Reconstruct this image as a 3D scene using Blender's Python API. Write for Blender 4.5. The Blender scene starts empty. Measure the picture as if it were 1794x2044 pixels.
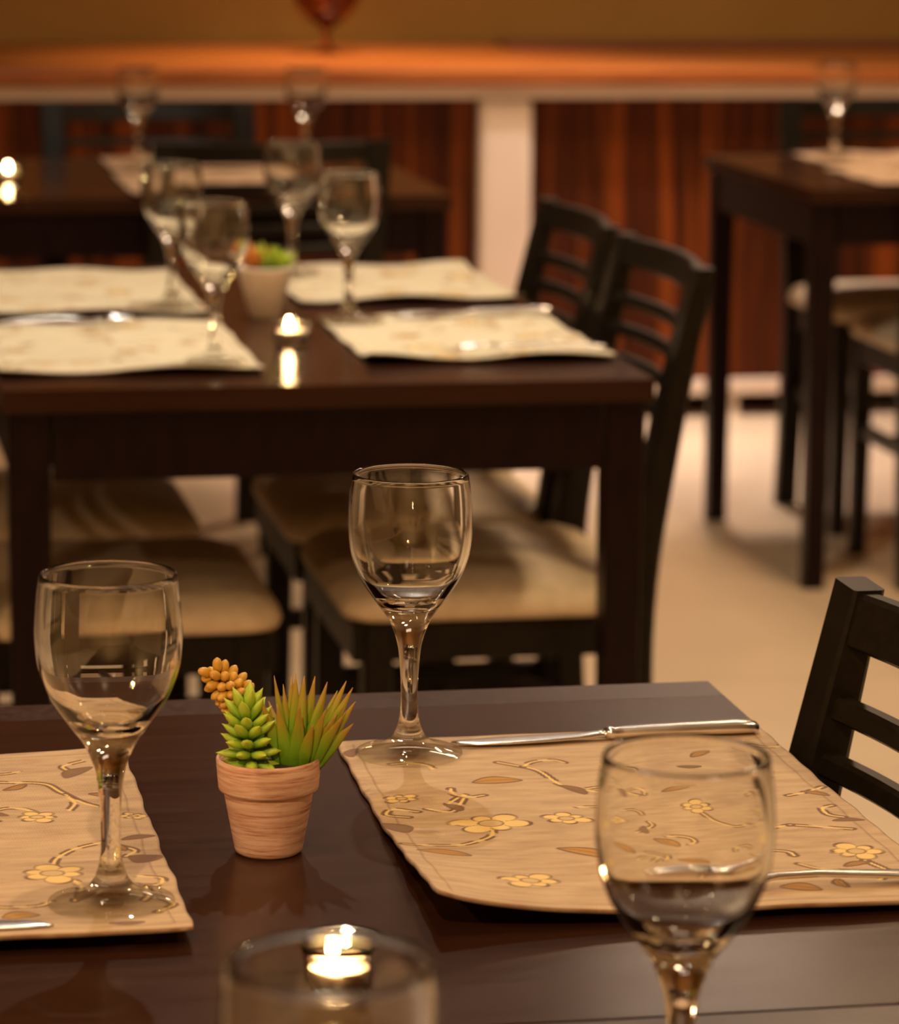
import bpy, bmesh, math, random
import numpy as np
from mathutils import Vector, Matrix

scene = bpy.context.scene
COL = scene.collection
PI = math.pi

# ------------------------------------------------------------------ camera
YAW, PITCH, ROLL = math.radians(10.72), math.atan(1287.5 / 6900.0), math.radians(0.5)
sy, cy = math.sin(YAW), math.cos(YAW)
sp, cp = math.sin(PITCH), math.cos(PITCH)
fwd = Vector((sy * cp, cy * cp, -sp))
up0 = Vector((sy * sp, cy * sp, cp))
rt0 = Vector((cy, -sy, 0))
rt = rt0 * math.cos(ROLL) + up0 * math.sin(ROLL)
up = up0 * math.cos(ROLL) - rt0 * math.sin(ROLL)
cam_d = bpy.data.cameras.new('camera')
cam = bpy.data.objects.new('camera', cam_d)
COL.objects.link(cam)
M = Matrix.Identity(4)
for i in range(3):
    M[i][0], M[i][1], M[i][2] = rt[i], up[i], -fwd[i]
M[2][3] = 1.323
cam.matrix_world = M
cam_d.sensor_fit = 'VERTICAL'
cam_d.sensor_height = 14.81
cam_d.sensor_width = 13.0
cam_d.lens = 50.0
cam_d.clip_start = 0.05
cam_d.dof.use_dof = True
cam_d.dof.focus_distance = 2.12
cam_d.dof.aperture_fstop = 4.0
scene.camera = cam
scene.cycles.sample_clamp_indirect = 40.0

# ------------------------------------------------------------------ world, lamps, exposure
scene.view_settings.view_transform = 'Standard'
scene.view_settings.look = 'None'
scene.view_settings.gamma = 1.0
scene.view_settings.use_curve_mapping = False
scene.view_settings.exposure = 0.40
world = bpy.data.worlds.new('world')
scene.world = world
world.use_nodes = True
bg = world.node_tree.nodes['Background']
bg.inputs[0].default_value = (1.0, 0.62, 0.32, 1)
bg.inputs[1].default_value = 0.0


def lamp(name, loc, power, color, size=0.16, spread=150):
    d = bpy.data.lights.new(name, 'AREA')
    d.shape = 'DISK'
    d.size = size
    d.energy = power
    d.color = color
    d.spread = math.radians(spread)
    o = bpy.data.objects.new(name, d)
    o.location = loc
    COL.objects.link(o)
    return o


lamp('ceiling_lamp_front', (0.30, 1.80, 2.74), 6.0, (1.0, 0.72, 0.38), 0.05)
lamp('ceiling_lamp_entry', (-0.40, -0.45, 2.74), 58, (1.0, 0.68, 0.36), 0.06)
lamp('added_left_wall_washer', (-2.15, 0.7, 2.74), 34, (1.0, 0.74, 0.46), 0.08)  # unseen washer added to brighten the left wall for glass edges and soft fill
lamp('added_right_wall_washer', (4.1, 2.6, 2.74), 22, (1.0, 0.74, 0.46), 0.08)  # unseen washer added so the right wall shows bright in the glass edges
lamp('ceiling_lamp_middle', (0.62, 4.10, 2.74), 24, (1.0, 0.90, 0.74), 0.05)
lamp('ceiling_lamp_aisle', (1.90, 5.60, 2.74), 19, (1.0, 0.68, 0.40), 0.35)
lamp('ceiling_lamp_near_aisle', (2.10, 2.90, 2.74), 19, (1.0, 0.75, 0.42), 0.20)
strip = lamp('ceiling_lamp_counter', (2.05, 7.45, 2.74), 25, (1.0, 0.73, 0.52), 0.50)
strip.data.shape = 'RECTANGLE'
strip.data.size_y = 0.30
lamp('added_floor_spot', (2.00, 7.72, 2.74), 7.5, (1.0, 0.88, 0.88), 0.10, 52)  # narrow spot added to brighten the floor by the counter without table glare
lamp('ceiling_lamp_bar', (1.35, 8.55, 2.74), 7, (1.0, 0.68, 0.36), 0.10, 52)
panel_light = lamp('added_back_panel_light', (1.95, 9.34, 2.50), 0.75, (1.0, 0.76, 0.56), 1.5, 170)  # unseen light panel added to give the knife a white reflection
panel_light.data.shape = 'RECTANGLE'
panel_light.data.size_y = 0.30
panel_light.rotation_euler = (-PI / 2, 0, 0)

# ------------------------------------------------------------------ materials
def new_mat(name):
    m = bpy.data.materials.new(name)
    m.use_nodes = True
    nt = m.node_tree
    return m, nt, nt.nodes['Principled BSDF']


def N(nt, kind, **kw):
    n = nt.nodes.new(kind)
    for k, v in kw.items():
        setattr(n, k, v)
    return n


def ramp(nt, stops):
    r = nt.nodes.new('ShaderNodeValToRGB')
    e = r.color_ramp.elements
    while len(e) < len(stops):
        e.new(0.5)
    for i, (p, c) in enumerate(stops):
        e[i].position = p
        e[i].color = (*c, 1)
    return r


def coords(nt, scale=(1, 1, 1), loc=(0, 0, 0)):
    tc = nt.nodes.new('ShaderNodeTexCoord')
    mp = nt.nodes.new('ShaderNodeMapping')
    mp.inputs['Scale'].default_value = scale
    mp.inputs['Location'].default_value = loc
    nt.links.new(tc.outputs['Object'], mp.inputs['Vector'])
    return mp


def noisy(name, c0, c1, scale=(1, 1, 1), nscale=5, detail=4, rough=0.5, rough_var=0.0, bump=0.0, coat=0.0, lo=0.3, hi=0.7):
    m, nt, b = new_mat(name)
    mp = coords(nt, scale)
    n = N(nt, 'ShaderNodeTexNoise')
    n.inputs['Scale'].default_value = nscale
    n.inputs['Detail'].default_value = detail
    nt.links.new(mp.outputs[0], n.inputs['Vector'])
    r = ramp(nt, [(lo, c0), (hi, c1)])
    nt.links.new(n.outputs['Fac'], r.inputs[0])
    nt.links.new(r.outputs[0], b.inputs['Base Color'])
    b.inputs['Roughness'].default_value = rough
    if rough_var:
        mr = N(nt, 'ShaderNodeMapRange')
        mr.inputs['To Min'].default_value = rough - rough_var
        mr.inputs['To Max'].default_value = rough + rough_var
        nt.links.new(n.outputs['Fac'], mr.inputs['Value'])
        nt.links.new(mr.outputs[0], b.inputs['Roughness'])
    if bump:
        bp = N(nt, 'ShaderNodeBump')
        bp.inputs['Strength'].default_value = bump
        bp.inputs['Distance'].default_value = 0.002
        nt.links.new(n.outputs['Fac'], bp.inputs['Height'])
        nt.links.new(bp.outputs[0], b.inputs['Normal'])
    b.inputs['Coat Weight'].default_value = coat
    b.inputs['Coat Roughness'].default_value = 0.15
    return m


M_TABLE = noisy('espresso_wood_top', (0.026, 0.0085, 0.0042), (0.034, 0.012, 0.006), (1.2, 10.0, 10), 9, 6, 0.22, 0.03, 0.02)
M_TABLE_END = noisy('espresso_wood_end_board', (0.022, 0.008, 0.005), (0.046, 0.020, 0.013), (10.0, 6.0, 10), 14, 6, 0.30, 0.04, 0.05)
M_WOOD = noisy('espresso_wood_frame', (0.007, 0.002, 0.002), (0.011, 0.0035, 0.003), (6, 6, 2), 10, 5, 0.36, 0.04, 0.02)
M_CHAIR = noisy('black_lacquered_wood', (0.009, 0.006, 0.0035), (0.014, 0.010, 0.006), (8, 8, 8), 12, 4, 0.33, 0.03, 0.01)
for _m, _v in ((M_TABLE, 0.17), (M_TABLE_END, 0.24), (M_WOOD, 0.13), (M_CHAIR, 0.13)):
    _m.node_tree.nodes['Principled BSDF'].inputs['Specular IOR Level'].default_value = _v
M_SEAT = noisy('beige_vinyl', (0.58, 0.44, 0.29), (0.68, 0.53, 0.36), (1, 1, 1), 60, 5, 0.58, 0.05, 0.10)
M_RAIL = noisy('cream_painted_metal', (0.66, 0.52, 0.40), (0.72, 0.58, 0.45), (1, 1, 1), 3, 2, 0.45)
M_WALL = noisy('olive_brown_plaster', (0.33, 0.170, 0.030), (0.37, 0.195, 0.038), (1, 1, 1), 4, 5, 0.9, 0, 0.1)
M_SIDE = noisy('warm_cream_plaster', (0.50, 0.36, 0.20), (0.56, 0.41, 0.24), (1, 1, 1), 4, 5, 0.9, 0, 0.1)
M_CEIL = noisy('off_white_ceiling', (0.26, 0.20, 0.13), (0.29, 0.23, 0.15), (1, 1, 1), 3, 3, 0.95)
M_COUNTER = noisy('polished_red_brown_wood', (0.22, 0.055, 0.010), (0.40, 0.125, 0.026), (1.2, 9, 9), 3, 6, 0.30, 0.05, 0.03)
M_BOARD = noisy('dark_reddish_wood', (0.12, 0.035, 0.02), (0.16, 0.05, 0.03), (2, 12, 12), 4, 5, 0.4)
M_STEEL = noisy('polished_stainless_steel', (0.78, 0.76, 0.75), (0.85, 0.83, 0.82), (1, 1, 1), 40, 3, 0.25, 0.03)
M_STEEL.node_tree.nodes['Principled BSDF'].inputs['Metallic'].default_value = 1.0
M_TIN = noisy('aluminium_cup', (0.65, 0.6, 0.55), (0.72, 0.67, 0.62), (1, 1, 1), 40, 3, 0.3)
M_TIN.node_tree.nodes['Principled BSDF'].inputs['Metallic'].default_value = 1.0
M_SOIL = noisy('dark_soil', (0.02, 0.012, 0.007), (0.06, 0.035, 0.02), (1, 1, 1), 300, 4, 0.95, 0, 0.6)
M_WICK = noisy('black_wick', (0.01, 0.008, 0.006), (0.02, 0.015, 0.01), (1, 1, 1), 200, 2, 0.9)
M_WHITEPOT = noisy('cream_glazed_pot', (0.80, 0.65, 0.50), (0.85, 0.70, 0.55), (1, 1, 3), 30, 3, 0.5)


def mat_glass(name, color=(1, 1, 1), ior=1.5, rough=0.0):
    m, nt, b = new_mat(name)
    b.inputs['Base Color'].default_value = (*color, 1)
    b.inputs['Transmission Weight'].default_value = 1.0
    b.inputs['Roughness'].default_value = rough
    b.inputs['IOR'].default_value = ior
    return m


M_GLASS = mat_glass('clear_glass', (0.985, 0.985, 0.97))


def mat_stemware():
    """solid refracting glass; the flat foot plate (mesh attribute 'plate') is a thin clear sheet"""
    m, nt, b = new_mat('clear_stemware_glass')
    b.inputs['Base Color'].default_value = (0.985, 0.985, 0.97, 1)
    b.inputs['Transmission Weight'].default_value = 1.0
    b.inputs['Roughness'].default_value = 0.0
    b.inputs['IOR'].default_value = 1.5
    geo = N(nt, 'ShaderNodeNewGeometry')
    ior = N(nt, 'ShaderNodeMix')
    ior.inputs[2].default_value = 1.5
    ior.inputs[3].default_value = 1 / 1.5
    nt.links.new(geo.outputs['Backfacing'], ior.inputs[0])
    fr = N(nt, 'ShaderNodeFresnel')
    nt.links.new(ior.outputs[0], fr.inputs['IOR'])
    tr = N(nt, 'ShaderNodeBsdfTransparent')
    tr.inputs[0].default_value = (0.955, 0.955, 0.93, 1)
    gl = N(nt, 'ShaderNodeBsdfGlossy')
    gl.inputs['Roughness'].default_value = 0.02
    thin = N(nt, 'ShaderNodeMixShader')
    nt.links.new(fr.outputs[0], thin.inputs[0])
    nt.links.new(tr.outputs[0], thin.inputs[1])
    nt.links.new(gl.outputs[0], thin.inputs[2])
    at = N(nt, 'ShaderNodeAttribute', attribute_name='plate')
    mx = N(nt, 'ShaderNodeMixShader')
    nt.links.new(at.outputs['Fac'], mx.inputs[0])
    nt.links.new(b.outputs[0], mx.inputs[1])
    nt.links.new(thin.outputs[0], mx.inputs[2])
    nt.links.new(mx.outputs[0], nt.nodes['Material Output'].inputs[0])
    return m


M_STEMWARE = mat_stemware()
M_AMBER = mat_glass('amber_glass', (0.42, 0.10, 0.02))


def mat_floor():
    m, nt, b = new_mat('cream_floor_tile')
    mp = coords(nt)
    br = N(nt, 'ShaderNodeTexBrick')
    br.offset = 0.0
    br.inputs['Color1'].default_value = (0.62, 0.47, 0.31, 1)
    br.inputs['Color2'].default_value = (0.60, 0.45, 0.30, 1)
    br.inputs['Mortar'].default_value = (0.50, 0.37, 0.24, 1)
    br.inputs['Scale'].default_value = 1.0
    br.inputs['Mortar Size'].default_value = 0.003
    br.inputs['Brick Width'].default_value = 0.6
    br.inputs['Row Height'].default_value = 0.6
    nt.links.new(mp.outputs[0], br.inputs['Vector'])
    n = N(nt, 'ShaderNodeTexNoise')
    n.inputs['Scale'].default_value = 2.5
    n.inputs['Detail'].default_value = 6
    nt.links.new(mp.outputs[0], n.inputs['Vector'])
    mx = N(nt, 'ShaderNodeMixRGB', blend_type='MULTIPLY')
    mx.inputs[0].default_value = 0.35
    r = ramp(nt, [(0.3, (0.8, 0.78, 0.76)), (0.7, (1, 1, 1))])
    nt.links.new(n.outputs['Fac'], r.inputs[0])
    nt.links.new(br.outputs['Color'], mx.inputs[1])
    nt.links.new(r.outputs[0], mx.inputs[2])
    nt.links.new(mx.outputs[0], b.inputs['Base Color'])
    b.inputs['Roughness'].default_value = 0.28
    return m


M_FLOOR = mat_floor()


def mat_panel():
    m, nt, b = new_mat('striped_red_brown_veneer')
    mp = coords(nt, (1.6, 1, 0.05))
    n = N(nt, 'ShaderNodeTexNoise')
    n.inputs['Scale'].default_value = 12
    n.inputs['Detail'].default_value = 3
    n.inputs['Roughness'].default_value = 0.55
    n.inputs['Distortion'].default_value = 0.3
    nt.links.new(mp.outputs[0], n.inputs['Vector'])
    r = ramp(nt, [(0.36, (0.008, 0.002, 0.001)), (0.46, (0.075, 0.014, 0.002)), (0.52, (0.028, 0.006, 0.001)), (0.64, (0.17, 0.036, 0.004))])
    nt.links.new(n.outputs['Fac'], r.inputs[0])
    nt.links.new(r.outputs[0], b.inputs['Base Color'])
    b.inputs['Roughness'].default_value = 0.5
    b.inputs['Specular IOR Level'].default_value = 0.12
    return m


M_PANEL = mat_panel()


def mat_terracotta():
    m, nt, b = new_mat('whitewashed_terracotta')
    mp = coords(nt, (7, 7, 120))
    n = N(nt, 'ShaderNodeTexNoise')
    n.inputs['Scale'].default_value = 4
    n.inputs['Detail'].default_value = 5
    n.inputs['Roughness'].default_value = 0.65
    nt.links.new(mp.outputs[0], n.inputs['Vector'])
    r = ramp(nt, [(0.33, (0.30, 0.115, 0.06)), (0.43, (0.56, 0.29, 0.19)), (0.58, (0.72, 0.46, 0.33))])
    nt.links.new(n.outputs['Fac'], r.inputs[0])
    nt.links.new(r.outputs[0], b.inputs['Base Color'])
    b.inputs['Roughness'].default_value = 0.85
    bp = N(nt, 'ShaderNodeBump')
    bp.inputs['Strength'].default_value = 0.35
    bp.inputs['Distance'].default_value = 0.001
    nt.links.new(n.outputs['Fac'], bp.inputs['Height'])
    nt.links.new(bp.outputs[0], b.inputs['Normal'])
    return m


M_TERRA = mat_terracotta()


def mat_mat(name, base):
    """woven placemat: beige weave with cream, gold and brown embroidery taken from the mesh's motif attribute"""
    m, nt, b = new_mat(name)
    at = N(nt, 'ShaderNodeAttribute', attribute_name='motif')
    sep = N(nt, 'ShaderNodeSeparateColor')
    nt.links.new(at.outputs['Color'], sep.inputs[0])
    mp = coords(nt)
    w1 = N(nt, 'ShaderNodeTexWave', bands_direction='X')
    w1.inputs['Scale'].default_value = 400
    w1.inputs['Distortion'].default_value = 1.0
    w2 = N(nt, 'ShaderNodeTexWave', bands_direction='Y')
    w2.inputs['Scale'].default_value = 300
    w2.inputs['Distortion'].default_value = 1.5
    for w in (w1, w2):
        nt.links.new(mp.outputs[0], w.inputs['Vector'])
    mul = N(nt, 'ShaderNodeMath', operation='MULTIPLY')
    nt.links.new(w1.outputs['Fac'], mul.inputs[0])
    nt.links.new(w2.outputs['Fac'], mul.inputs[1])
    n = N(nt, 'ShaderNodeTexNoise')
    n.inputs['Scale'].default_value = 90
    n.inputs['Detail'].default_value = 5
    mp2 = coords(nt, (0.35, 1.5, 1))
    nt.links.new(mp2.outputs[0], n.inputs['Vector'])
    half = N(nt, 'ShaderNodeMath', operation='MULTIPLY_ADD')
    half.inputs[1].default_value = 0.45
    half.inputs[2].default_value = 0.18
    nt.links.new(n.outputs['Fac'], half.inputs[0])
    add = N(nt, 'ShaderNodeMath', operation='MULTIPLY_ADD')
    add.inputs[1].default_value = 0.50
    nt.links.new(mul.outputs[0], add.inputs[0])
    nt.links.new(half.outputs[0], add.inputs[2])
    r = ramp(nt, list(zip((0.32, 0.58, 0.86), base)))
    nt.links.new(add.outputs[0], r.inputs[0])
    prev = r.outputs[0]
    for ch, c in (('Red', (0.80, 0.54, 0.19)), ('Green', (0.45, 0.20, 0.006)), ('Blue', (0.125, 0.038, 0.007))):
        mx = N(nt, 'ShaderNodeMixRGB')
        mx.inputs[2].default_value = (*c, 1)
        nt.links.new(sep.outputs[ch], mx.inputs[0])
        nt.links.new(prev, mx.inputs[1])
        prev = mx.outputs[0]
    nt.links.new(prev, b.inputs['Base Color'])
    b.inputs['Roughness'].default_value = 0.85
    b.inputs['Sheen Weight'].default_value = 0.15
    bp = N(nt, 'ShaderNodeBump')
    bp.inputs['Strength'].default_value = 0.4
    bp.inputs['Distance'].default_value = 0.0006
    nt.links.new(add.outputs[0], bp.inputs['Height'])
    nt.links.new(bp.outputs[0], b.inputs['Normal'])
    return m


M_MAT = mat_mat('embroidered_beige_weave', ((0.30, 0.165, 0.085), (0.56, 0.375, 0.22), (0.76, 0.57, 0.37)))
M_MAT_PALE = mat_mat('embroidered_pale_weave', ((0.38, 0.29, 0.16), (0.61, 0.515, 0.35), (0.74, 0.66, 0.49)))
M_MATBACK = noisy('dark_mat_lining', (0.05, 0.025, 0.012), (0.08, 0.04, 0.02), (1, 1, 1), 200, 3, 0.95)


def mat_leaf(name, stops, rough=0.45, sss=0.1):
    m, nt, b = new_mat(name)
    at = N(nt, 'ShaderNodeAttribute', attribute_name='along')
    n = N(nt, 'ShaderNodeTexNoise')
    n.inputs['Scale'].default_value = 120
    mp = coords(nt)
    nt.links.new(mp.outputs[0], n.inputs['Vector'])
    ad = N(nt, 'ShaderNodeMath', operation='MULTIPLY_ADD')
    ad.inputs[1].default_value = 0.22
    nt.links.new(n.outputs['Fac'], ad.inputs[0])
    sb = N(nt, 'ShaderNodeMath', operation='SUBTRACT')
    sb.inputs[1].default_value = 0.11
    nt.links.new(at.outputs['Fac'], ad.inputs[2])
    nt.links.new(ad.outputs[0], sb.inputs[0])
    r = ramp(nt, stops)
    nt.links.new(sb.outputs[0], r.inputs[0])
    nt.links.new(r.outputs[0], b.inputs['Base Color'])
    b.inputs['Roughness'].default_value = rough
    b.inputs['Subsurface Weight'].default_value = sss
    b.inputs['Subsurface Radius'].default_value = (0.004, 0.004, 0.001)
    return m


M_ROSETTE = mat_leaf('green_succulent_leaf', [(0.0, (0.07, 0.17, 0.008)), (0.45, (0.24, 0.42, 0.03)), (1.0, (0.50, 0.58, 0.045))])
M_BEADS = mat_leaf('ochre_succulent_bead', [(0.0, (0.34, 0.20, 0.015)), (0.55, (0.58, 0.34, 0.03)), (1.0, (0.62, 0.33, 0.07))])
M_ALOE = mat_leaf('spiky_aloe_leaf', [(0.0, (0.06, 0.18, 0.006)), (0.45, (0.19, 0.34, 0.012)), (0.75, (0.34, 0.28, 0.02)), (1.0, (0.40, 0.19, 0.04))])
M_ORANGE = mat_leaf('orange_succulent_leaf', [(0.0, (0.35, 0.16, 0.02)), (1.0, (0.65, 0.20, 0.03))])


def mat_wax():
    m, nt, b = new_mat('white_candle_wax')
    mp = coords(nt)
    n = N(nt, 'ShaderNodeTexNoise')
    n.inputs['Scale'].default_value = 60
    nt.links.new(mp.outputs[0], n.inputs['Vector'])
    r = ramp(nt, [(0.3, (0.85, 0.72, 0.52)), (0.7, (0.90, 0.78, 0.58))])
    nt.links.new(n.outputs['Fac'], r.inputs[0])
    nt.links.new(r.outputs[0], b.inputs['Base Color'])
    b.inputs['Roughness'].default_value = 0.5
    b.inputs['Subsurface Weight'].default_value = 0.5
    b.inputs['Subsurface Radius'].default_value = (0.01, 0.006, 0.003)
    return m


M_WAX = mat_wax()


def mat_flame():
    m, nt, b = new_mat('candle_flame')
    e = N(nt, 'ShaderNodeEmission')
    e.inputs[0].default_value = (1.0, 0.66, 0.30, 1)
    e.inputs[1].default_value = 60
    tr = N(nt, 'ShaderNodeBsdfTransparent')
    ad = N(nt, 'ShaderNodeAddShader')
    nt.links.new(e.outputs[0], ad.inputs[0])
    nt.links.new(tr.outputs[0], ad.inputs[1])
    nt.links.new(ad.outputs[0], nt.nodes['Material Output'].inputs[0])
    return m


M_FLAME = mat_flame()

# ------------------------------------------------------------------ object helpers
def link(name, me, mat, parent=None, loc=(0, 0, 0), rotz=0.0):
    o = bpy.data.objects.new(name, me)
    if mat is not None:
        me.materials.append(mat)
    COL.objects.link(o)
    o.location = loc
    o.rotation_euler = (0, 0, rotz)
    if parent:
        o.parent = parent
    return o


def from_bm(name, bm, mat, parent=None, loc=(0, 0, 0), rotz=0.0, smooth=False):
    bmesh.ops.recalc_face_normals(bm, faces=bm.faces)
    me = bpy.data.meshes.new(name)
    bm.to_mesh(me)
    bm.free()
    if smooth:
        me.polygons.foreach_set('use_smooth', [True] * len(me.polygons))
    return link(name, me, mat, parent, loc, rotz)


def add_box(bm, x0, x1, y0, y1, z0, z1, bev=0.0, seg=2):
    r = bmesh.ops.create_cube(bm, size=1.0)
    vs = r['verts']
    for v in vs:
        v.co = Vector(((x0 + x1) / 2 + v.co.x * (x1 - x0), (y0 + y1) / 2 + v.co.y * (y1 - y0), (z0 + z1) / 2 + v.co.z * (z1 - z0)))
    if bev > 0:
        es = list({e for v in vs for e in v.link_edges})
        bmesh.ops.bevel(bm, geom=es, offset=bev, segments=seg, affect='EDGES', profile=0.6)


def box(name, x0, x1, y0, y1, z0, z1, mat, parent=None, bev=0.0, loc=(0, 0, 0)):
    bm = bmesh.new()
    add_box(bm, x0, x1, y0, y1, z0, z1, bev)
    return from_bm(name, bm, mat, parent, loc)


def add_rings(bm, rings, cap0=True, cap1=True, closed=False):
    """bridge rings of equal vertex count; returns the vert rings"""
    vr = [[bm.verts.new(p) for p in ring] for ring in rings]
    n = len(vr[0])
    pairs = list(zip(vr[:-1], vr[1:])) + ([(vr[-1], vr[0])] if closed else [])
    for a, b in pairs:
        for i in range(n):
            j = (i + 1) % n
            bm.faces.new((a[i], a[j], b[j], b[i]))
    if not closed:
        if cap0:
            bm.faces.new(list(reversed(vr[0])))
        if cap1:
            bm.faces.new(vr[-1])
    return vr


def add_lathe(bm, prof, seg=48, cx=0, cy=0):
    """profile of (r, z); r = 0 ends close in a point"""
    rows = []
    for r, z in prof:
        if r < 1e-6:
            rows.append([bm.verts.new((cx, cy, z))])
        else:
            rows.append([bm.verts.new((cx + r * math.cos(2 * PI * i / seg), cy + r * math.sin(2 * PI * i / seg), z)) for i in range(seg)])
    for a, b in zip(rows[:-1], rows[1:]):
        for i in range(seg):
            j = (i + 1) % seg
            if len(a) == 1 and len(b) == 1:
                continue
            if len(a) == 1:
                bm.faces.new((a[0], b[j], b[i]))
            elif len(b) == 1:
                bm.faces.new((a[i], a[j], b[0]))
            else:
                bm.faces.new((a[i], a[j], b[j], b[i]))


def lathe(name, prof, mat, parent=None, seg=48, loc=(0, 0, 0)):
    bm = bmesh.new()
    add_lathe(bm, prof, seg)
    return from_bm(name, bm, mat, parent, loc, smooth=True)


def spline(pts, n):
    """Catmull-Rom through 2-D or 3-D points"""
    P = [np.array(p, float) for p in pts]
    P = [2 * P[0] - P[1]] + P + [2 * P[-1] - P[-2]]
    out = []
    for i in range(1, len(P) - 2):
        for k in range(n):
            t = k / n
            a, b, c, d = P[i - 1], P[i], P[i + 1], P[i + 2]
            out.append(0.5 * ((2 * b) + (c - a) * t + (2 * a - 5 * b + 4 * c - d) * t * t + (3 * b - a - 3 * c + d) * t ** 3))
    out.append(P[-2])
    return out


def thing(name, label, cat, loc=(0, 0, 0), rotz=0.0, group=None):
    o = bpy.data.objects.new(name, None)
    o.empty_display_size = 0.05
    COL.objects.link(o)
    o.location = loc
    o.rotation_euler = (0, 0, rotz)
    return tag(o, label, cat, group)


def tag(o, label, cat, group=None):
    o['label'] = label
    o['category'] = cat
    if group:
        o['group'] = group
    return o


def dup(src, label, loc, rotz=0.0, group=None):
    r = src.copy()
    COL.objects.link(r)
    r.location = loc
    r.rotation_euler = (0, 0, rotz)
    r['label'] = label
    if group:
        r['group'] = group

    def rec(a, b):
        for ch in a.children:
            c = ch.copy()
            COL.objects.link(c)
            c.parent = b
            rec(ch, c)
    rec(src, r)
    return r


def struct(o):
    o['kind'] = 'structure'
    return o


# ------------------------------------------------------------------ room shell
RX0, RX1, RY0, RY1, RZ = -2.6, 4.6, -1.6, 9.40, 2.80
struct(box('floor', RX0, RX1, RY0, RY1, -0.05, 0.0, M_FLOOR))
struct(box('ceiling', RX0, RX1, RY0, RY1, RZ, RZ + 0.05, M_CEIL))
struct(box('wall_back', RX0, RX1, RY1, RY1 + 0.1, 0, RZ, M_WALL))
struct(box('wall_front', RX0, RX1, RY0 - 0.1, RY0, 0, RZ, M_SIDE))
struct(box('wall_left', RX0 - 0.1, RX0, RY0, RY1, 0, RZ, M_SIDE))
struct(box('wall_right', RX1, RX1 + 0.1, RY0, RY1, 0, RZ, M_SIDE))

# ------------------------------------------------------------------ the bar counter along the back
bar = thing('bar_counter', 'long wooden bar counter with striped panels and pale rails along the back', 'counter', (1.0, 8.2, 0))
L0, L1 = -3.3, 3.4                                   # local x range
bm = bmesh.new(); add_box(bm, L0, L1, -0.11, 1.19, 0.815, 0.850, 0.004)
from_bm('countertop', bm, M_COUNTER, bar)
bm = bmesh.new(); add_box(bm, L0, L1, -0.078, -0.06, 0.781, 0.8145, 0.004)
from_bm('upper_rail', bm, M_RAIL, bar)
bm = bmesh.new(); add_box(bm, L0, L1, -0.078, -0.05, 0.056, 0.093, 0.004)
from_bm('lower_rail', bm, M_RAIL, bar)
px = [-1.6, 0.6655, 2.9]
for x in px:
    bm = bmesh.new(); add_box(bm, x - 0.066, x + 0.066, -0.088, -0.030, 0.0935, 0.7805, 0.022, 4)
    from_bm('post', bm, M_RAIL, bar, smooth=False)
for a, b in ((L0, px[0] - 0.0665), (px[0] + 0.0665, px[1] - 0.0665), (px[1] + 0.0665, px[2] - 0.0665), (px[2] + 0.0665, L1)):
    bm = bmesh.new(); add_box(bm, a, b, -0.060, -0.035, 0.0935, 0.7805, 0.0)
    from_bm('wood_panel', bm, M_PANEL, bar)
for x in (-2.6, -1.6, -0.35, 0.6655, 1.25, 2.2, 2.9):
    bm = bmesh.new(); add_lathe(bm, [(0, 0), (0.02, 0), (0.022, 0.006), (0.014, 0.012), (0.014, 0.0555), (0, 0.0555)], 20, x, -0.055)
    from_bm('foot', bm, M_RAIL, bar, smooth=True)
bm = bmesh.new(); add_box(bm, L0, L1, 1.14, 1.18, 0.0, 0.8145, 0.0)
from_bm('back_panel', bm, M_BOARD, bar)
bm = bmesh.new(); add_box(bm, L0, L1, -0.030, 1.135, 0.075, 0.093, 0.0)
from_bm('bottom_shelf', bm, M_BOARD, bar)

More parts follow.
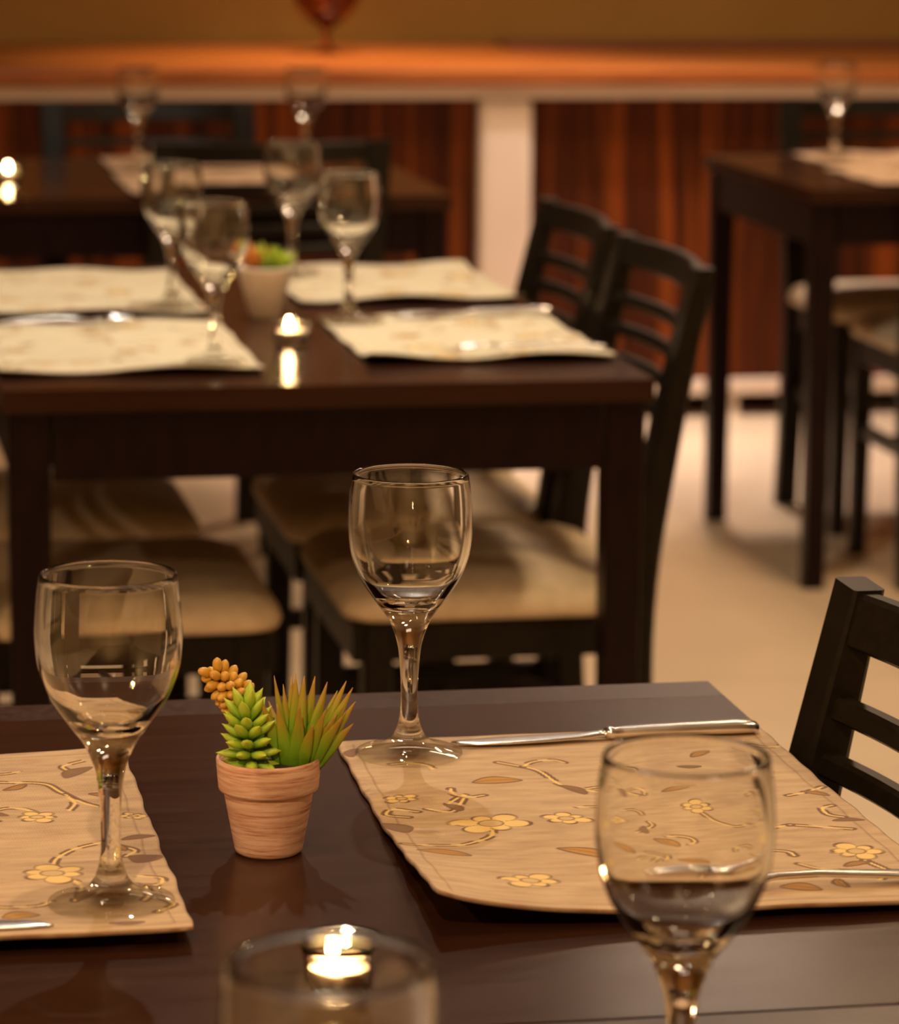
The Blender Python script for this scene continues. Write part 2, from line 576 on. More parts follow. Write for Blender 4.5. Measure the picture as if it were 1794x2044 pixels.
# ------------------------------------------------------------------ tables
def make_table(name, label, x0, x1, y0, y1, boards=True, H=0.75, legw=0.046, inset=0.0):
    cx, cyy = (x0 + x1) / 2, (y0 + y1) / 2
    hx, hy = (x1 - x0) / 2, (y1 - y0) / 2
    t = thing(name, label, 'table', (cx, cyy, 0), 0, 'dark wooden dining tables')
    top = box('tabletop', -hx, hx, -hy, hy - 0.0449, H - 0.026, H, M_TABLE, t, 0.0)
    bm = bmesh.new()
    add_box(bm, -hx, hx, hy - 0.0448, hy, H - 0.026, H)
    es = [e for e in bm.edges if all(v.co.y > hy - 0.001 and v.co.z > H - 0.001 for v in e.verts)]
    bmesh.ops.bevel(bm, geom=es, offset=0.0008, segments=2, affect='EDGES')
    from_bm('end_board', bm, M_TABLE_END, top)
    bm = bmesh.new()
    e, th, z0, z1 = 0.012, 0.02, H - 0.105, H - 0.0262
    lw = legw
    for s in (-1, 1):
        a, b = sorted((s * (hy - e), s * (hy - e - th)))
        add_box(bm, -hx + e + lw, hx - e - lw, a, b, z0, z1, 0.001)
        a, b = sorted((s * (hx - e), s * (hx - e - th)))
        add_box(bm, a, b, -hy + e + lw, hy - e - lw, z0, z1, 0.001)
    from_bm('apron', bm, M_WOOD, t)
    for sx in (-1, 1):
        for s2 in (-1, 1):
            bm = bmesh.new()
            xa, xb = sorted((sx * (hx - 0.008), sx * (hx - 0.008 - lw)))
            ya, yb = sorted((s2 * (hy - 0.008), s2 * (hy - 0.008 - lw)))
            mx, my = (xa + xb) / 2, (ya + yb) / 2
            rings = []
            for z, k in ((0, 0.84), (0.35, 0.92), (H - 0.12, 1.0), (H - 0.0264, 1.0)):
                h = lw / 2 * k
                c = h * 0.12
                rings.append([(mx + dx * h - (dx * c if f else 0), my + dy * h - (0 if f else dy * c), z)
                              for dx, dy, f in ((1, 1, 1), (-1, 1, 1), (-1, 1, 0), (-1, -1, 0), (-1, -1, 1), (1, -1, 1), (1, -1, 0), (1, 1, 0))])
            add_rings(bm, rings)
            from_bm('leg', bm, M_WOOD, t)
    return t


TA1 = make_table('dining_table', 'dark wooden table in front holding the terracotta succulent pot', -0.093, 0.633, 1.631, 2.342)
TA2 = make_table('dining_table', 'dark wooden table edge at the very bottom, pushed against the succulent table', -0.093, 0.633, 0.915, 1.6285)
TB = make_table('dining_table', 'dark wooden table in the middle set with four pale placemats', 0.215, 0.957, 3.80, 4.985)
TC = make_table('dining_table', 'dark wooden table at back left, near the striped counter', -0.06, 1.142, 6.03, 6.885)
TD = make_table('dining_table', 'dark wooden table at upper right with floor visible between its legs', 1.818, 2.62, 6.08, 6.845)

# ------------------------------------------------------------------ chairs
def rr_ring(hx, hy, r, z, n=10):
    pts = []
    for cx, cyy, a0 in ((hx - r, hy - r, 0), (-hx + r, hy - r, 90), (-hx + r, -hy + r, 180), (hx - r, -hy + r, 270)):
        for k in range(n):
            a = math.radians(a0 + 90 * k / (n - 1))
            pts.append((cx + r * math.cos(a), cyy + r * math.sin(a), z))
    return pts


def sweep_rect(bm, path, w, t):
    """path of (x, y, z, halfwidth dir handled as: w along x, t along y) for near-vertical members"""
    rings = []
    for i, (x, y, z) in enumerate(path):
        ww = w[i] / 2 if hasattr(w, '__len__') else w / 2
        tt = t[i] / 2 if hasattr(t, '__len__') else t / 2
        c = min(ww, tt) * 0.22
        rings.append([(x + a, y + b, z) for a, b in ((ww, tt - c), (ww - c, tt), (-ww + c, tt), (-ww, tt - c), (-ww, -tt + c), (-ww + c, -tt), (ww - c, -tt), (ww, -tt + c))])
    add_rings(bm, rings)


POST = spline([(-0.200, 0.0), (-0.176, 0.22), (-0.168, 0.44), (-0.198, 0.64), (-0.243, 0.855)], 6)   # (y, z)


def post_y(z):
    ys, zs = [p[0] for p in POST], [p[1] for p in POST]
    return float(np.interp(z, zs, ys))


def make_chair(label, loc, rotz):
    c = thing('dining_chair', label, 'chair', loc, rotz, 'black ladder-back chairs with beige seats')
    hx, hy, yo = 0.212, 0.190, 0.0
    prof = [(0.020, 0.432), (0.004, 0.436), (0.0, 0.446), (0.003, 0.458), (0.014, 0.470), (0.035, 0.478), (0.075, 0.484), (0.12, 0.487), (0.165, 0.488)]
    bm = bmesh.new()
    rings = [rr_ring(hx - d, hy - d, max(0.045 - d * 0.2, 0.018), z) for d, z in prof]
    add_rings(bm, rings)
    from_bm('seat', bm, M_SEAT, c, smooth=True)
    bm = bmesh.new()
    add_box(bm, -0.200, 0.200, 0.160, 0.180, 0.385, 0.4315, 0.002)
    add_box(bm, -0.200, 0.200, -0.178, -0.160, 0.385, 0.4315, 0.002)
    for s in (-1, 1):
        a, b = sorted((s * 0.200, s * 0.180))
        add_box(bm, a, b, -0.1595, 0.1595, 0.385, 0.4315, 0.002)
    from_bm('seat_frame', bm, M_CHAIR, c)
    for s in (-1, 1):
        bm = bmesh.new()
        sweep_rect(bm, [(s * 0.186, 0.152, 0.0), (s * 0.186, 0.150, 0.25), (s * 0.186, 0.148, 0.4300)], [0.030, 0.035, 0.037], [0.030, 0.035, 0.037])
        from_bm('leg', bm, M_CHAIR, c)
        bm = bmesh.new()
        ts = [float(np.interp(p[1], [0, 0.25, 0.45, 0.66, 0.86], [0.030, 0.036, 0.042, 0.034, 0.021])) for p in POST]
        sweep_rect(bm, [(s * 0.192, p[0], p[1]) for p in POST], 0.046, ts)
        from_bm('back_post', bm, M_CHAIR, c)
        bm = bmesh.new()
        add_box(bm, s * 0.186 - 0.009, s * 0.186 + 0.009, -0.165, 0.136, 0.236, 0.264, 0.003)
        from_bm('stretcher', bm, M_CHAIR, c)
    bm = bmesh.new(); add_box(bm, -0.170, 0.170, -0.016, 0.004, 0.24, 0.262, 0.003)
    from_bm('stretcher', bm, M_CHAIR, c)

    def cross(name, z0, z1, th, sag):
        bm = bmesh.new()
        n = 14
        rings = []
        for i in range(n + 1):
            x = -0.1695 + 0.339 * i / n
            s = -sag * (1 - (x / 0.1695) ** 2)
            pts = []
            for z in (z0, z1):
                y = post_y(z) + s
                pts.append((z, y))
            (za, ya), (zb, yb) = pts
            ch = min(th, z1 - z0) * 0.2
            rings.append([(x, ya + th / 2, za + ch), (x, ya + th / 2 - ch, za), (x, ya - th / 2 + ch, za), (x, ya - th / 2, za + ch),
                          (x, yb - th / 2, zb - ch), (x, yb - th / 2 + ch, zb), (x, yb + th / 2 - ch, zb), (x, yb + th / 2, zb - ch)])
        add_rings(bm, rings)
        return from_bm(name, bm, M_CHAIR, c)
    cross('top_rail', 0.816, 0.853, 0.015, 0.024)
    for k in range(4):
        zc = 0.775 - 0.0375 * k
        cross('slat', zc - 0.0078, zc + 0.0078, 0.013, 0.022)
    return c


E0 = make_chair('black ladder-back chair at right edge, beside the front table', (0.447, 1.978, 0), PI / 2)
CH = 'black ladder-back chairs with beige seats'
dup(E0, 'black chair right of the middle table, nearer one, its curved post fully visible', (0.818, 4.185, 0), PI / 2, CH)
dup(E0, 'black chair right of the middle table, farther one, next to the pale counter post', (0.818, 4.668, 0), PI / 2, CH)
dup(E0, 'black chair left of the middle table, nearer beige seat behind the left wine glass', (0.362, 4.150, 0), -PI / 2, CH)
dup(E0, 'black chair left of the middle table, farther beige seat just under the apron', (0.330, 4.700, 0), -PI / 2, CH)
dup(E0, 'black chair at back left standing between its table and the counter', (0.695, 6.72, 0), PI, CH)
dup(E0, 'black chair at the near side of the back left table, behind the four glasses', (0.775, 6.185, 0), math.radians(8), CH)
dup(E0, 'black chair at upper right standing between its table and the counter', (2.235, 6.765, 0), PI, CH)
dup(E0, 'black chair with beige seat at the near side of the upper right table', (2.216, 6.262, 0), 0.0, CH)

# ------------------------------------------------------------------ placemats
def seg_dist(U, V, a, b):
    ax, ay = a; bx, by = b
    dx, dy = bx - ax, by - ay
    L = dx * dx + dy * dy + 1e-12
    t = np.clip(((U - ax) * dx + (V - ay) * dy) / L, 0, 1)
    return np.hypot(U - ax - t * dx, V - ay - t * dy), t


def sstep(x, a, b):
    t = np.clip((x - a) / (b - a), 0, 1)
    return t * t * (3 - 2 * t)


def motif_maps(U, V, flowers, leaves, vines, aa=0.0007):
    R = np.zeros_like(U); G = np.zeros_like(U); B = np.zeros_like(U)
    for pts in vines:
        sp_ = spline(pts, 8)
        d = np.full_like(U, 9.0)
        for a, b in zip(sp_[:-1], sp_[1:]):
            d = np.minimum(d, seg_dist(U, V, a, b)[0])
        R = np.maximum(R, 1 - sstep(d, 0.0012 - aa, 0.0012 + aa))
        ring = (1 - sstep(np.abs(d - 0.0022), 0.0008, 0.0009 + aa)) * 0.95
        B = np.maximum(B, ring * (np.sin(U * 300 + V * 210) > -0.5))
    for (fx, fy, r, ph) in flowers:
        x, y = U - fx, V - fy
        rho = np.hypot(x, y) / r
        th = np.arctan2(y, x) + ph
        k = 6
        pv = np.floor((th + PI / k) * k / (2 * PI))
        edge = (0.55 + 0.45 * np.abs(np.cos(k * th / 2)) ** 0.55) * (0.86 + 0.16 * np.sin(pv * 2.3 + fx * 300))
        a_ = aa / r
        ins = 1 - sstep(rho - edge, -a_, a_)
        R = R * (1 - ins) + 0.95 * ins
        G *= 1 - ins
        B *= 1 - ins
        B = np.maximum(B, (1 - sstep(np.abs(rho - edge), a_ * 1.3, a_ * 3.0)) * (0.75 + 0.25 * np.sin(5 * th + fx * 900)))
        sepd = np.abs(np.sin(k * th / 2 + PI / 2 * 0 + PI / 2)) * rho
        B = np.maximum(B, ins * (rho > 0.35) * (1 - sstep(sepd, a_ * 0.7, a_ * 2.2)) * 0.9)
        core = 1 - sstep(rho, 0.24 - a_, 0.30 + a_)
        R *= 1 - core * 0.6
        B = np.maximum(B, (1 - sstep(np.abs(rho - 0.29), a_ * 0.7, a_ * 1.8)) * 0.8)
    for (a, b, w, mode) in leaves:
        ax, ay = a; bx, by = b
        L = math.hypot(bx - ax, by - ay)
        ux, uy = (bx - ax) / L, (by - ay) / L
        s = ((U - ax) * ux + (V - ay) * uy) / L
        q = (-(U - ax) * uy + (V - ay) * ux) - w * 0.5 * np.sin(np.clip(s, 0, 1) * PI)
        hw = w * np.sin(np.clip(s, 0, 1) * PI) ** 0.8
        dist = np.abs(q) - hw
        inside = ((s > 0) & (s < 1)) * (1 - sstep(dist, -aa, aa))
        if mode == 0:
            G = np.maximum(G * (1 - inside), inside * 0.95)
            R *= 1 - inside
            B *= 1 - inside
            vein = inside * (1 - sstep(np.abs(q), 0.0006, 0.0012)) * 0.5
            B = np.maximum(B, vein)
        else:
            G = np.maximum(G, inside * 0.45)
            B = np.maximum(B * (1 - inside), inside * 0.80)
        ol = ((s > 0) & (s < 1)) * (1 - sstep(np.abs(dist), 0.0007, 0.0016)) * 0.9
        B = np.maximum(B, ol)
    return R, G, B


def random_motifs(rng, w, l):
    fl, lv, vn = [], [], []
    for i in range(7):
        fl.append((rng.uniform(0.02, w - 0.02), rng.uniform(0.03, l - 0.02), rng.uniform(0.014, 0.025), rng.uniform(0, 1)))
    for i in range(9):
        x, y, a, s = rng.uniform(0, w), rng.uniform(0, l), rng.uniform(0, 6.28), rng.uniform(0.02, 0.04)
        lv.append(((x, y), (x + s * math.cos(a), y + s * math.sin(a)), rng.uniform(0.004, 0.007), int(rng.random() < 0.35)))
    for i in range(7):
        x, y, a = rng.uniform(0, w), rng.uniform(0, l), rng.uniform(0, 6.28)
        pts = [(x, y)]
        for k in range(4):
            a += rng.uniform(-0.2, 0.7)
            x += 0.02 * math.cos(a); y += 0.02 * math.sin(a)
            pts.append((x, y))
        vn.append(pts)
    return fl, lv, vn


def make_placemat(label, x0, x1, y0, y1, lift, motifs, step=0.001, z=0.7505, group=None, thick=0.0024, skew=0.0, weave=None):
    w, l = x1 - x0, y1 - y0
    nu, nv = max(8, int(round(w / step))), max(8, int(round(l / step)))
    us, vs = np.linspace(0, w, nu + 1), np.linspace(0, l, nv + 1)
    U, V = np.meshgrid(us, vs, indexing='xy')
    Z = lift(U, V, w, l)
    # soft scallop along the hems and small rounding of the corners
    ex = 0.0004 * np.sin(V * 61 + 1.3) + 0.0004 * np.sin(V * 133)
    ey = 0.0004 * np.sin(U * 55 + 0.4) + 0.0004 * np.sin(U * 120)
    X = U + ex * (2 * U / w - 1)
    Y = V + ey * (2 * V / l - 1)
    rad = 0.010
    for cu, cv in ((0, 0), (w, 0), (0, l), (w, l)):
        du, dv = np.abs(U - cu), np.abs(V - cv)
        near = np.clip(1 - np.hypot(du, dv) / 0.05, 0, 1) ** 2
        X += (w / 2 - cu) / (w / 2) * near * rad * 0.15
        Y += (l / 2 - cv) / (l / 2) * near * rad * 0.15
    X += skew * (1 - V / l) ** 1.5 * (1 - U / w)
    co = np.stack([X - w / 2, Y - l / 2, Z + thick], -1).reshape(-1, 3)
    nV = co.shape[0]
    idx = np.arange(nV).reshape(nv + 1, nu + 1)
    q = np.stack([idx[:-1, :-1], idx[:-1, 1:], idx[1:, 1:], idx[1:, :-1]], -1).reshape(-1, 4)
    # lower skin shares the outline and lies a cloth thickness below
    low = co.copy(); low[:, 2] -= thick
    lq = q[:, ::-1] + nV
    rim = np.concatenate([idx[0, :], idx[1:, -1], idx[-1, -2::-1], idx[-2:0:-1, 0]])
    nxt = np.roll(rim, -1)
    sq = np.stack([rim + nV, nxt + nV, nxt, rim], -1)
    allco = np.concatenate([co, low])
    allq = np.concatenate([q, lq, sq])
    me = bpy.data.meshes.new('placemat')
    me.vertices.add(len(allco)); me.vertices.foreach_set('co', allco.ravel())
    me.loops.add(allq.size); me.loops.foreach_set('vertex_index', allq.ravel().astype(np.int32))
    me.polygons.add(len(allq))
    me.polygons.foreach_set('loop_start', np.arange(0, allq.size, 4, dtype=np.int32))
    mi = np.zeros(len(allq), dtype=np.int32); mi[len(q):len(q) + len(lq)] = 1
    me.update(calc_edges=True)
    me.materials.append(weave or M_MAT); me.materials.append(M_MATBACK)
    me.polygons.foreach_set('material_index', mi)
    me.polygons.foreach_set('use_smooth', np.ones(len(allq), dtype=bool))
    R, G, B = motif_maps(U, V, *motifs, aa=max(0.0006, step * 0.6))
    # stitched brown hem line just inside the edge
    e = np.minimum(np.minimum(U, w - U), np.minimum(V, l - V))
    hem = (1 - sstep(np.abs(e - 0.010), 0.0004, 0.0004 + max(0.0007, step * 0.7))) * 0.45
    B = np.maximum(B, hem)
    edge = 1 - sstep(e, 0.0, 0.0016)
    B = np.maximum(B, edge * 0.6)
    one = np.stack([R, G, B, np.ones_like(R)], -1).reshape(-1, 4)
    two = np.concatenate([one, one]).astype(np.float32)
    ca = me.color_attributes.new('motif', 'FLOAT_COLOR', 'POINT')
    ca.data.foreach_set('color', two.ravel())
    o = bpy.data.objects.new('placemat', me)
    COL.objects.link(o)
    o.location = ((x0 + x1) / 2, (y0 + y1) / 2, z)
    return tag(o, label, 'placemat', group)


def lift_right(U, V, w, l):
    z = 0.0185 * np.clip(1 - V / 0.24, 0, 1) ** 1.4 * np.exp(-(U / 0.050))
    z += 0.0042 * np.clip(1 - V / 0.32, 0, 1) ** 1.3
    z += 0.0005 * (1 + np.sin(U * 38 + V * 21)) * sstep(l - V, 0.0, 0.1)
    return z


def lift_left(U, V, w, l):
    z = 0.0075 * np.clip(1 - V / 0.25, 0, 1) ** 1.4
    z += 0.0007 * (1 + np.sin(V * 55 + U * 6))
    z += 0.004 * np.clip((V - 0.36) / 0.058, 0, 1) ** 2 * np.exp(-(w - U) / 0.05)
    return z


MOT_R = (
    [(0.0646, 0.1998, 0.0255, 0.2), (0.1114, 0.2039, 0.0165, 0.5), (0.0624, 0.0636, 0.0190, 0.1), (0.2620, 0.1055, 0.0185, 0.3), (0.1987, 0.2216, 0.017, 0.7), (0.020, 0.268, 0.012, 0.4)],
    [((0.0708, 0.2994), (0.1039, 0.303), 0.0085, 0), ((-0.0001, 0.2111), (0.0105, 0.1828), 0.0075, 1), ((0.0084, 0.1334), (0.0395, 0.1222), 0.0062, 0),
     ((0.0917, 0.1373), (0.1200, 0.1101), 0.0070, 0), ((0.198, 0.036), (0.220, 0.0275), 0.008, 0), ((0.1462, 0.1504), (0.1615, 0.1263), 0.006, 0),
     ((0.125, 0.287), (0.136, 0.262), 0.004, 1), ((0.045, 0.250), (0.052, 0.232), 0.0035, 1), ((0.178, 0.262), (0.205, 0.268), 0.004, 0),
     ((0.235, 0.275), (0.262, 0.283), 0.004, 1), ((0.105, 0.396), (0.135, 0.404), 0.005, 1), ((0.004, 0.375), (0.012, 0.398), 0.004, 1), ((0.150, 0.085), (0.172, 0.072), 0.006, 0),
     ((0.225, 0.345), (0.245, 0.360), 0.004, 0)],
    [[(0.0965, 0.3499), (0.1085, 0.3377), (0.1187, 0.3234), (0.1251, 0.2885), (0.1353, 0.2746), (0.1534, 0.2597)],
     [(0.063, 0.1888), (0.0588, 0.1707), (0.0478, 0.1582), (0.034, 0.1496), (0.0037, 0.149)],
     [(0.0466, 0.25), (0.0598, 0.2694), (0.0525, 0.2443), (0.0447, 0.2315), (0.0325, 0.2416)],
     [(0.161, 0.3322), (0.1707, 0.3243), (0.1688, 0.3093), (0.1604, 0.3157)],
     [(0.2587, 0.2361), (0.2726, 0.2436), (0.2868, 0.2561)], [(0.2411, 0.1689), (0.2575, 0.1607), (0.2739, 0.1525)],
     [(0.2228, 0.085), (0.2314, 0.0733), (0.2471, 0.0657)], [(0.1990, 0.2050), (0.205, 0.182), (0.222, 0.165), (0.2411, 0.1689)],
     [(0.0255, 0.236), (0.012, 0.245), (0.006, 0.232), (0.018, 0.224)], [(0.118, 0.092), (0.126, 0.100), (0.137, 0.094), (0.130, 0.082)],
     [(0.262, 0.086), (0.268, 0.060), (0.258, 0.045)]])
MOT_L = (
    [(0.2234, 0.2615, 0.0155, 0.2), (0.2229, 0.1302, 0.0235, 0.4), (0.10, 0.06, 0.02, 0.1), (0.08, 0.28, 0.02, 0.6), (0.281, 0.255, 0.010, 0.2)],
    [((0.272, 0.1480), (0.2893, 0.1640), 0.0085, 1), ((0.1891, 0.0393), (0.2100, 0.0445), 0.0080, 0), ((0.268, 0.2009), (0.2885, 0.2065), 0.0035, 1),
     ((0.2467, 0.3473), (0.2665, 0.3758), 0.006, 1), ((0.2334, 0.0719), (0.245, 0.092), 0.0045, 1), ((0.12, 0.36), (0.15, 0.375), 0.006, 0), ((0.05, 0.16), (0.08, 0.18), 0.006, 0)],
    [[(0.195, 0.350), (0.2056, 0.3438), (0.2317, 0.3361), (0.2413, 0.3175), (0.2519, 0.2943), (0.2616, 0.2822)],
     [(0.2244, 0.1504), (0.2285, 0.1675), (0.2402, 0.1868), (0.2574, 0.1982)],
     [(0.2439, 0.3111), (0.248, 0.2926), (0.2442, 0.2756)], [(0.2334, 0.1107), (0.2363, 0.0955), (0.2311, 0.0719)],
     [(0.270, 0.115), (0.282, 0.108), (0.279, 0.095), (0.268, 0.097)], [(0.265, 0.19), (0.275, 0.178), (0.268, 0.165)], [(0.274, 0.04), (0.284, 0.055), (0.279, 0.07)]])
for _mot, _seed in ((MOT_R, 21), (MOT_L, 22)):
    _rg = random.Random(_seed)
    for _k in range(12):
        _x, _y, _a = _rg.uniform(0.01, 0.28), _rg.uniform(0.01, 0.41), _rg.uniform(0, 6.28)
        _p = [(_x, _y)]
        for _j in range(4):
            _a += _rg.uniform(0.2, 1.0)
            _x += 0.009 * math.cos(_a); _y += 0.009 * math.sin(_a)
            _p.append((_x, _y))
        _mot[2].append(_p)
    for _k in range(7):
        _x, _y, _a = _rg.uniform(0.01, 0.28), _rg.uniform(0.01, 0.41), _rg.uniform(0, 6.28)
        _mot[1].append(((_x, _y), (_x + 0.02 * math.cos(_a), _y + 0.02 * math.sin(_a)), 0.0035, _k % 2))
GM = 'embroidered beige placemats'
XR, YR = 0.340, 1.779
make_placemat('embroidered placemat on the front table whose near corner curls up', XR, 0.6305, YR, 2.199, lift_right, MOT_R, 0.0009, group=GM, skew=-0.0085)
make_placemat('embroidered placemat at the left edge under the large wine glass', -0.090, 0.200, YR, 2.195, lift_left, MOT_L, 0.0009, group=GM)


def lift_wavy(seed, near=0.006, far=0.0025):
    rg = random.Random(seed)
    p1, p2, p3 = rg.uniform(0, 6), rg.uniform(0, 6), rg.uniform(0, 6)

    def f(U, V, w, l):
        z = near * np.clip(1 - V / 0.10, 0, 1) ** 1.5 * (0.75 + 0.35 * np.sin(U * 30 + p1))
        z += far * np.clip((V - l + 0.08) / 0.08, 0, 1) ** 1.5 * (1 + np.sin(U * 34 + p2))
        z += 0.0012 * (1 + np.sin(V * 40 + U * 14 + p3))
        return z
    return f


def rnd(seed, w, l):
    return random_motifs(random.Random(seed), w, l)


for lab, x0, x1, y0, y1, sd, nr in (
        ('pale placemat on the middle table, nearer right one beside the lit candle', 0.650, 0.946, 3.940, 4.350, 3, 0.010),
        ('pale placemat on the middle table, farther right one behind the wine glass', 0.650, 0.952, 4.500, 4.930, 5, 0.009),
        ('pale placemat on the middle table, nearer left one under a wine glass', 0.219, 0.521, 3.892, 4.338, 7, 0.007),
        ('pale placemat on the middle table, farther left one at the frame edge', 0.219, 0.519, 4.420, 4.908, 9, 0.007)):
    make_placemat(lab, x0, x1, y0, y1, lift_wavy(sd, nr), rnd(sd, x1 - x0, y1 - y0), 0.0025, group=GM, weave=M_MAT_PALE)
for lab, x0, x1, y0, y1, sd in (
        ('placemat on the back left table, in front of the black chair post', 0.577, 0.905, 6.062, 6.500, 11),
        ('placemat on the back left table, farther one by the counter side chair', 0.585, 0.90, 6.545, 6.850, 12),
        ('placemat on the upper right table, farther one under a wine glass', 1.995, 2.42, 6.545, 6.835, 13),
        ('placemat on the upper right table, nearer one cut by the frame edge', 1.965, 2.40, 6.130, 6.500, 14)):
    make_placemat(lab, x0, x1, y0, y1, lift_wavy(sd, 0.003, 0.002), rnd(sd, x1 - x0, y1 - y0), 0.005, group=GM)

# ------------------------------------------------------------------ wine glasses
def glass_mesh():
    out = [(0.0338, 0.0), (0.0347, 0.0006), (0.0350, 0.0016), (0.0344, 0.0026), (0.0300, 0.0040), (0.0240, 0.0055), (0.0180, 0.0074), (0.0135, 0.0100), (0.0102, 0.0138),
           (0.0080, 0.0185), (0.0064, 0.0250), (0.0055, 0.0345), (0.0055, 0.0471), (0.0062, 0.0600), (0.0074, 0.0715), (0.0092, 0.0790), (0.0117, 0.0858), (0.0150, 0.0925), (0.0203, 0.0996),
           (0.0252, 0.1065), (0.0300, 0.1135), (0.0338, 0.1205), (0.0383, 0.1336), (0.0402, 0.1480), (0.0401, 0.1600), (0.0390, 0.1743), (0.0373, 0.1852)]
    inn = [(0.0355, 0.1852), (0.0372, 0.1743), (0.0383, 0.1600), (0.0384, 0.1480), (0.0364, 0.1336), (0.0318, 0.1210), (0.0270, 0.1140), (0.0205, 0.1068), (0.0130, 0.1022), (0.0060, 0.1004), (0.0, 0.1000)]
    o2 = [tuple(p) for p in spline(out, 3)]
    rim = [(0.03705, 0.18600), (0.0364, 0.1864), (0.03575, 0.18600)]
    i2 = [tuple(p) for p in spline(inn, 3)]
    i2[-1] = (0.0, 0.1000)
    foot = [(0.0, 0.0046), (0.006, 0.0044), (0.012, 0.0040), (0.018, 0.0032), (0.024, 0.0021), (0.030, 0.0009), (0.0328, 0.0002)]
    bm = bmesh.new()
    add_lathe(bm, foot + o2 + rim + i2, 72)
    bmesh.ops.recalc_face_normals(bm, faces=bm.faces)
    me = bpy.data.meshes.new('wine_glass')
    bm.to_mesh(me); bm.free()
    me.polygons.foreach_set('use_smooth', [True] * len(me.polygons))
    me.materials.append(M_STEMWARE)
    co = np.zeros(len(me.vertices) * 3)
    me.vertices.foreach_get('co', co)
    co = co.reshape(-1, 3)
    r = np.hypot(co[:, 0], co[:, 1])
    pl = np.clip((r - 0.0105) / 0.003, 0, 1) * (co[:, 2] < 0.0115)
    at = me.attributes.new('plate', 'FLOAT', 'POINT')
    at.data.foreach_set('value', pl.astype(np.float32))
    return me


GME = glass_mesh()
GG = 'empty clear wine glasses'


def wine_glass(label, x, y, z, rot=0.0):
    o = bpy.data.objects.new('wine_glass', GME)
    COL.objects.link(o)
    o.location = (x, y, z)
    o.rotation_euler = (0, 0, rot)
    return tag(o, label, 'wine glass', GG)


def on_right(x, y):
    u, v = np.array([x - XR]), np.array([y - YR])
    return 0.7505 + 0.0024 + float(lift_right(u, v, 0.2905, 0.42)[0])


wine_glass('large empty wine glass at left, standing on the left placemat', 0.160, 1.838, 0.7590)
wine_glass('tall empty wine glass at centre, standing beside the knife tip', 0.382, 2.153, on_right(0.382, 2.153 - 0.033) + 0.0005)
wine_glass('wine glass in front at right, its stem cut by the lower frame edge', 0.3816, 1.4445, 0.7502)
wine_glass('wine glass rim at the bottom edge, in front of the lit candle', 0.1806, 1.178, 0.7502)
ZB = 0.7575
wine_glass('wine glass on the middle table, nearest left, overlapping its neighbour', 0.469, 3.945, ZB)
wine_glass('wine glass on the middle table, farther left, behind the nearest left glass', 0.475, 4.462, ZB)
wine_glass('wine glass on the middle table, right of the candle and the pale pot', 0.682, 4.302, ZB)
wine_glass('wine glass on the middle table, just behind the pale pot', 0.680, 4.795, ZB)
wine_glass('wine glass on the back left table, in front of the chair back', 0.640, 6.600, 0.7565)
wine_glass('wine glass on the back left table, right one before the wood panel', 0.975, 6.690, 0.7502)
wine_glass('wine glass alone on the upper right table', 2.056, 6.720, 0.7565)

# ------------------------------------------------------------------ cutlery
def loft_x(bm, secs, n=12):
    """sections (x, yc, zc, half width, half thickness) along x, superellipse outline"""
    rings = []
    for x, yc, zc, hw, ht in secs:
        ring = []
        for k in range(n):
            a = 2 * PI * k / n
            c, s = math.cos(a), math.sin(a)
            ring.append((x, yc + hw * math.copysign(abs(c) ** 0.6, c), zc + ht * math.copysign(abs(s) ** 0.8, s)))
        rings.append(ring)
    add_rings(bm, rings)


def make_knife(label, loc, rotz, tilt=0.0, group=None):
    """0.21 m long, blade tip at -x, resting on z = 0"""
    k = thing('table_knife', label, 'knife', loc, rotz, group)
    k.rotation_euler = (0, tilt, rotz)
    bm = bmesh.new()
    loft_x(bm, [(-0.105, 0.0035, 0.0016, 0.0006, 0.0005), (-0.100, 0.0020, 0.0018, 0.0040, 0.0008), (-0.090, 0.0005, 0.0019, 0.0070, 0.0010), (-0.070, 0.0, 0.0021, 0.0088, 0.0011),
                (-0.045, 0.0, 0.0024, 0.0086, 0.0012), (-0.020, 0.0004, 0.0028, 0.0070, 0.0014), (-0.006, 0.0008, 0.0034, 0.0050, 0.0020), (0.0, 0.001, 0.0036, 0.0044, 0.0028)])
    from_bm('blade', bm, M_STEEL, k, smooth=True)
    bm = bmesh.new()
    loft_x(bm, [(-0.001, 0.001, 0.0040, 0.0046, 0.0032), (0.003, 0.001, 0.0042, 0.0060, 0.0040), (0.006, 0.001, 0.0040, 0.0050, 0.0034), (0.012, 0.001, 0.0042, 0.0060, 0.0038), (0.050, 0.001, 0.0044, 0.0072, 0.0040),
                (0.090, 0.001, 0.0046, 0.0082, 0.0042), (0.100, 0.001, 0.0044, 0.0080, 0.0040), (0.104, 0.001, 0.0040, 0.0062, 0.0030), (0.1055, 0.001, 0.0036, 0.003, 0.0015)])
    from_bm('handle', bm, M_STEEL, k, smooth=True)
    return k


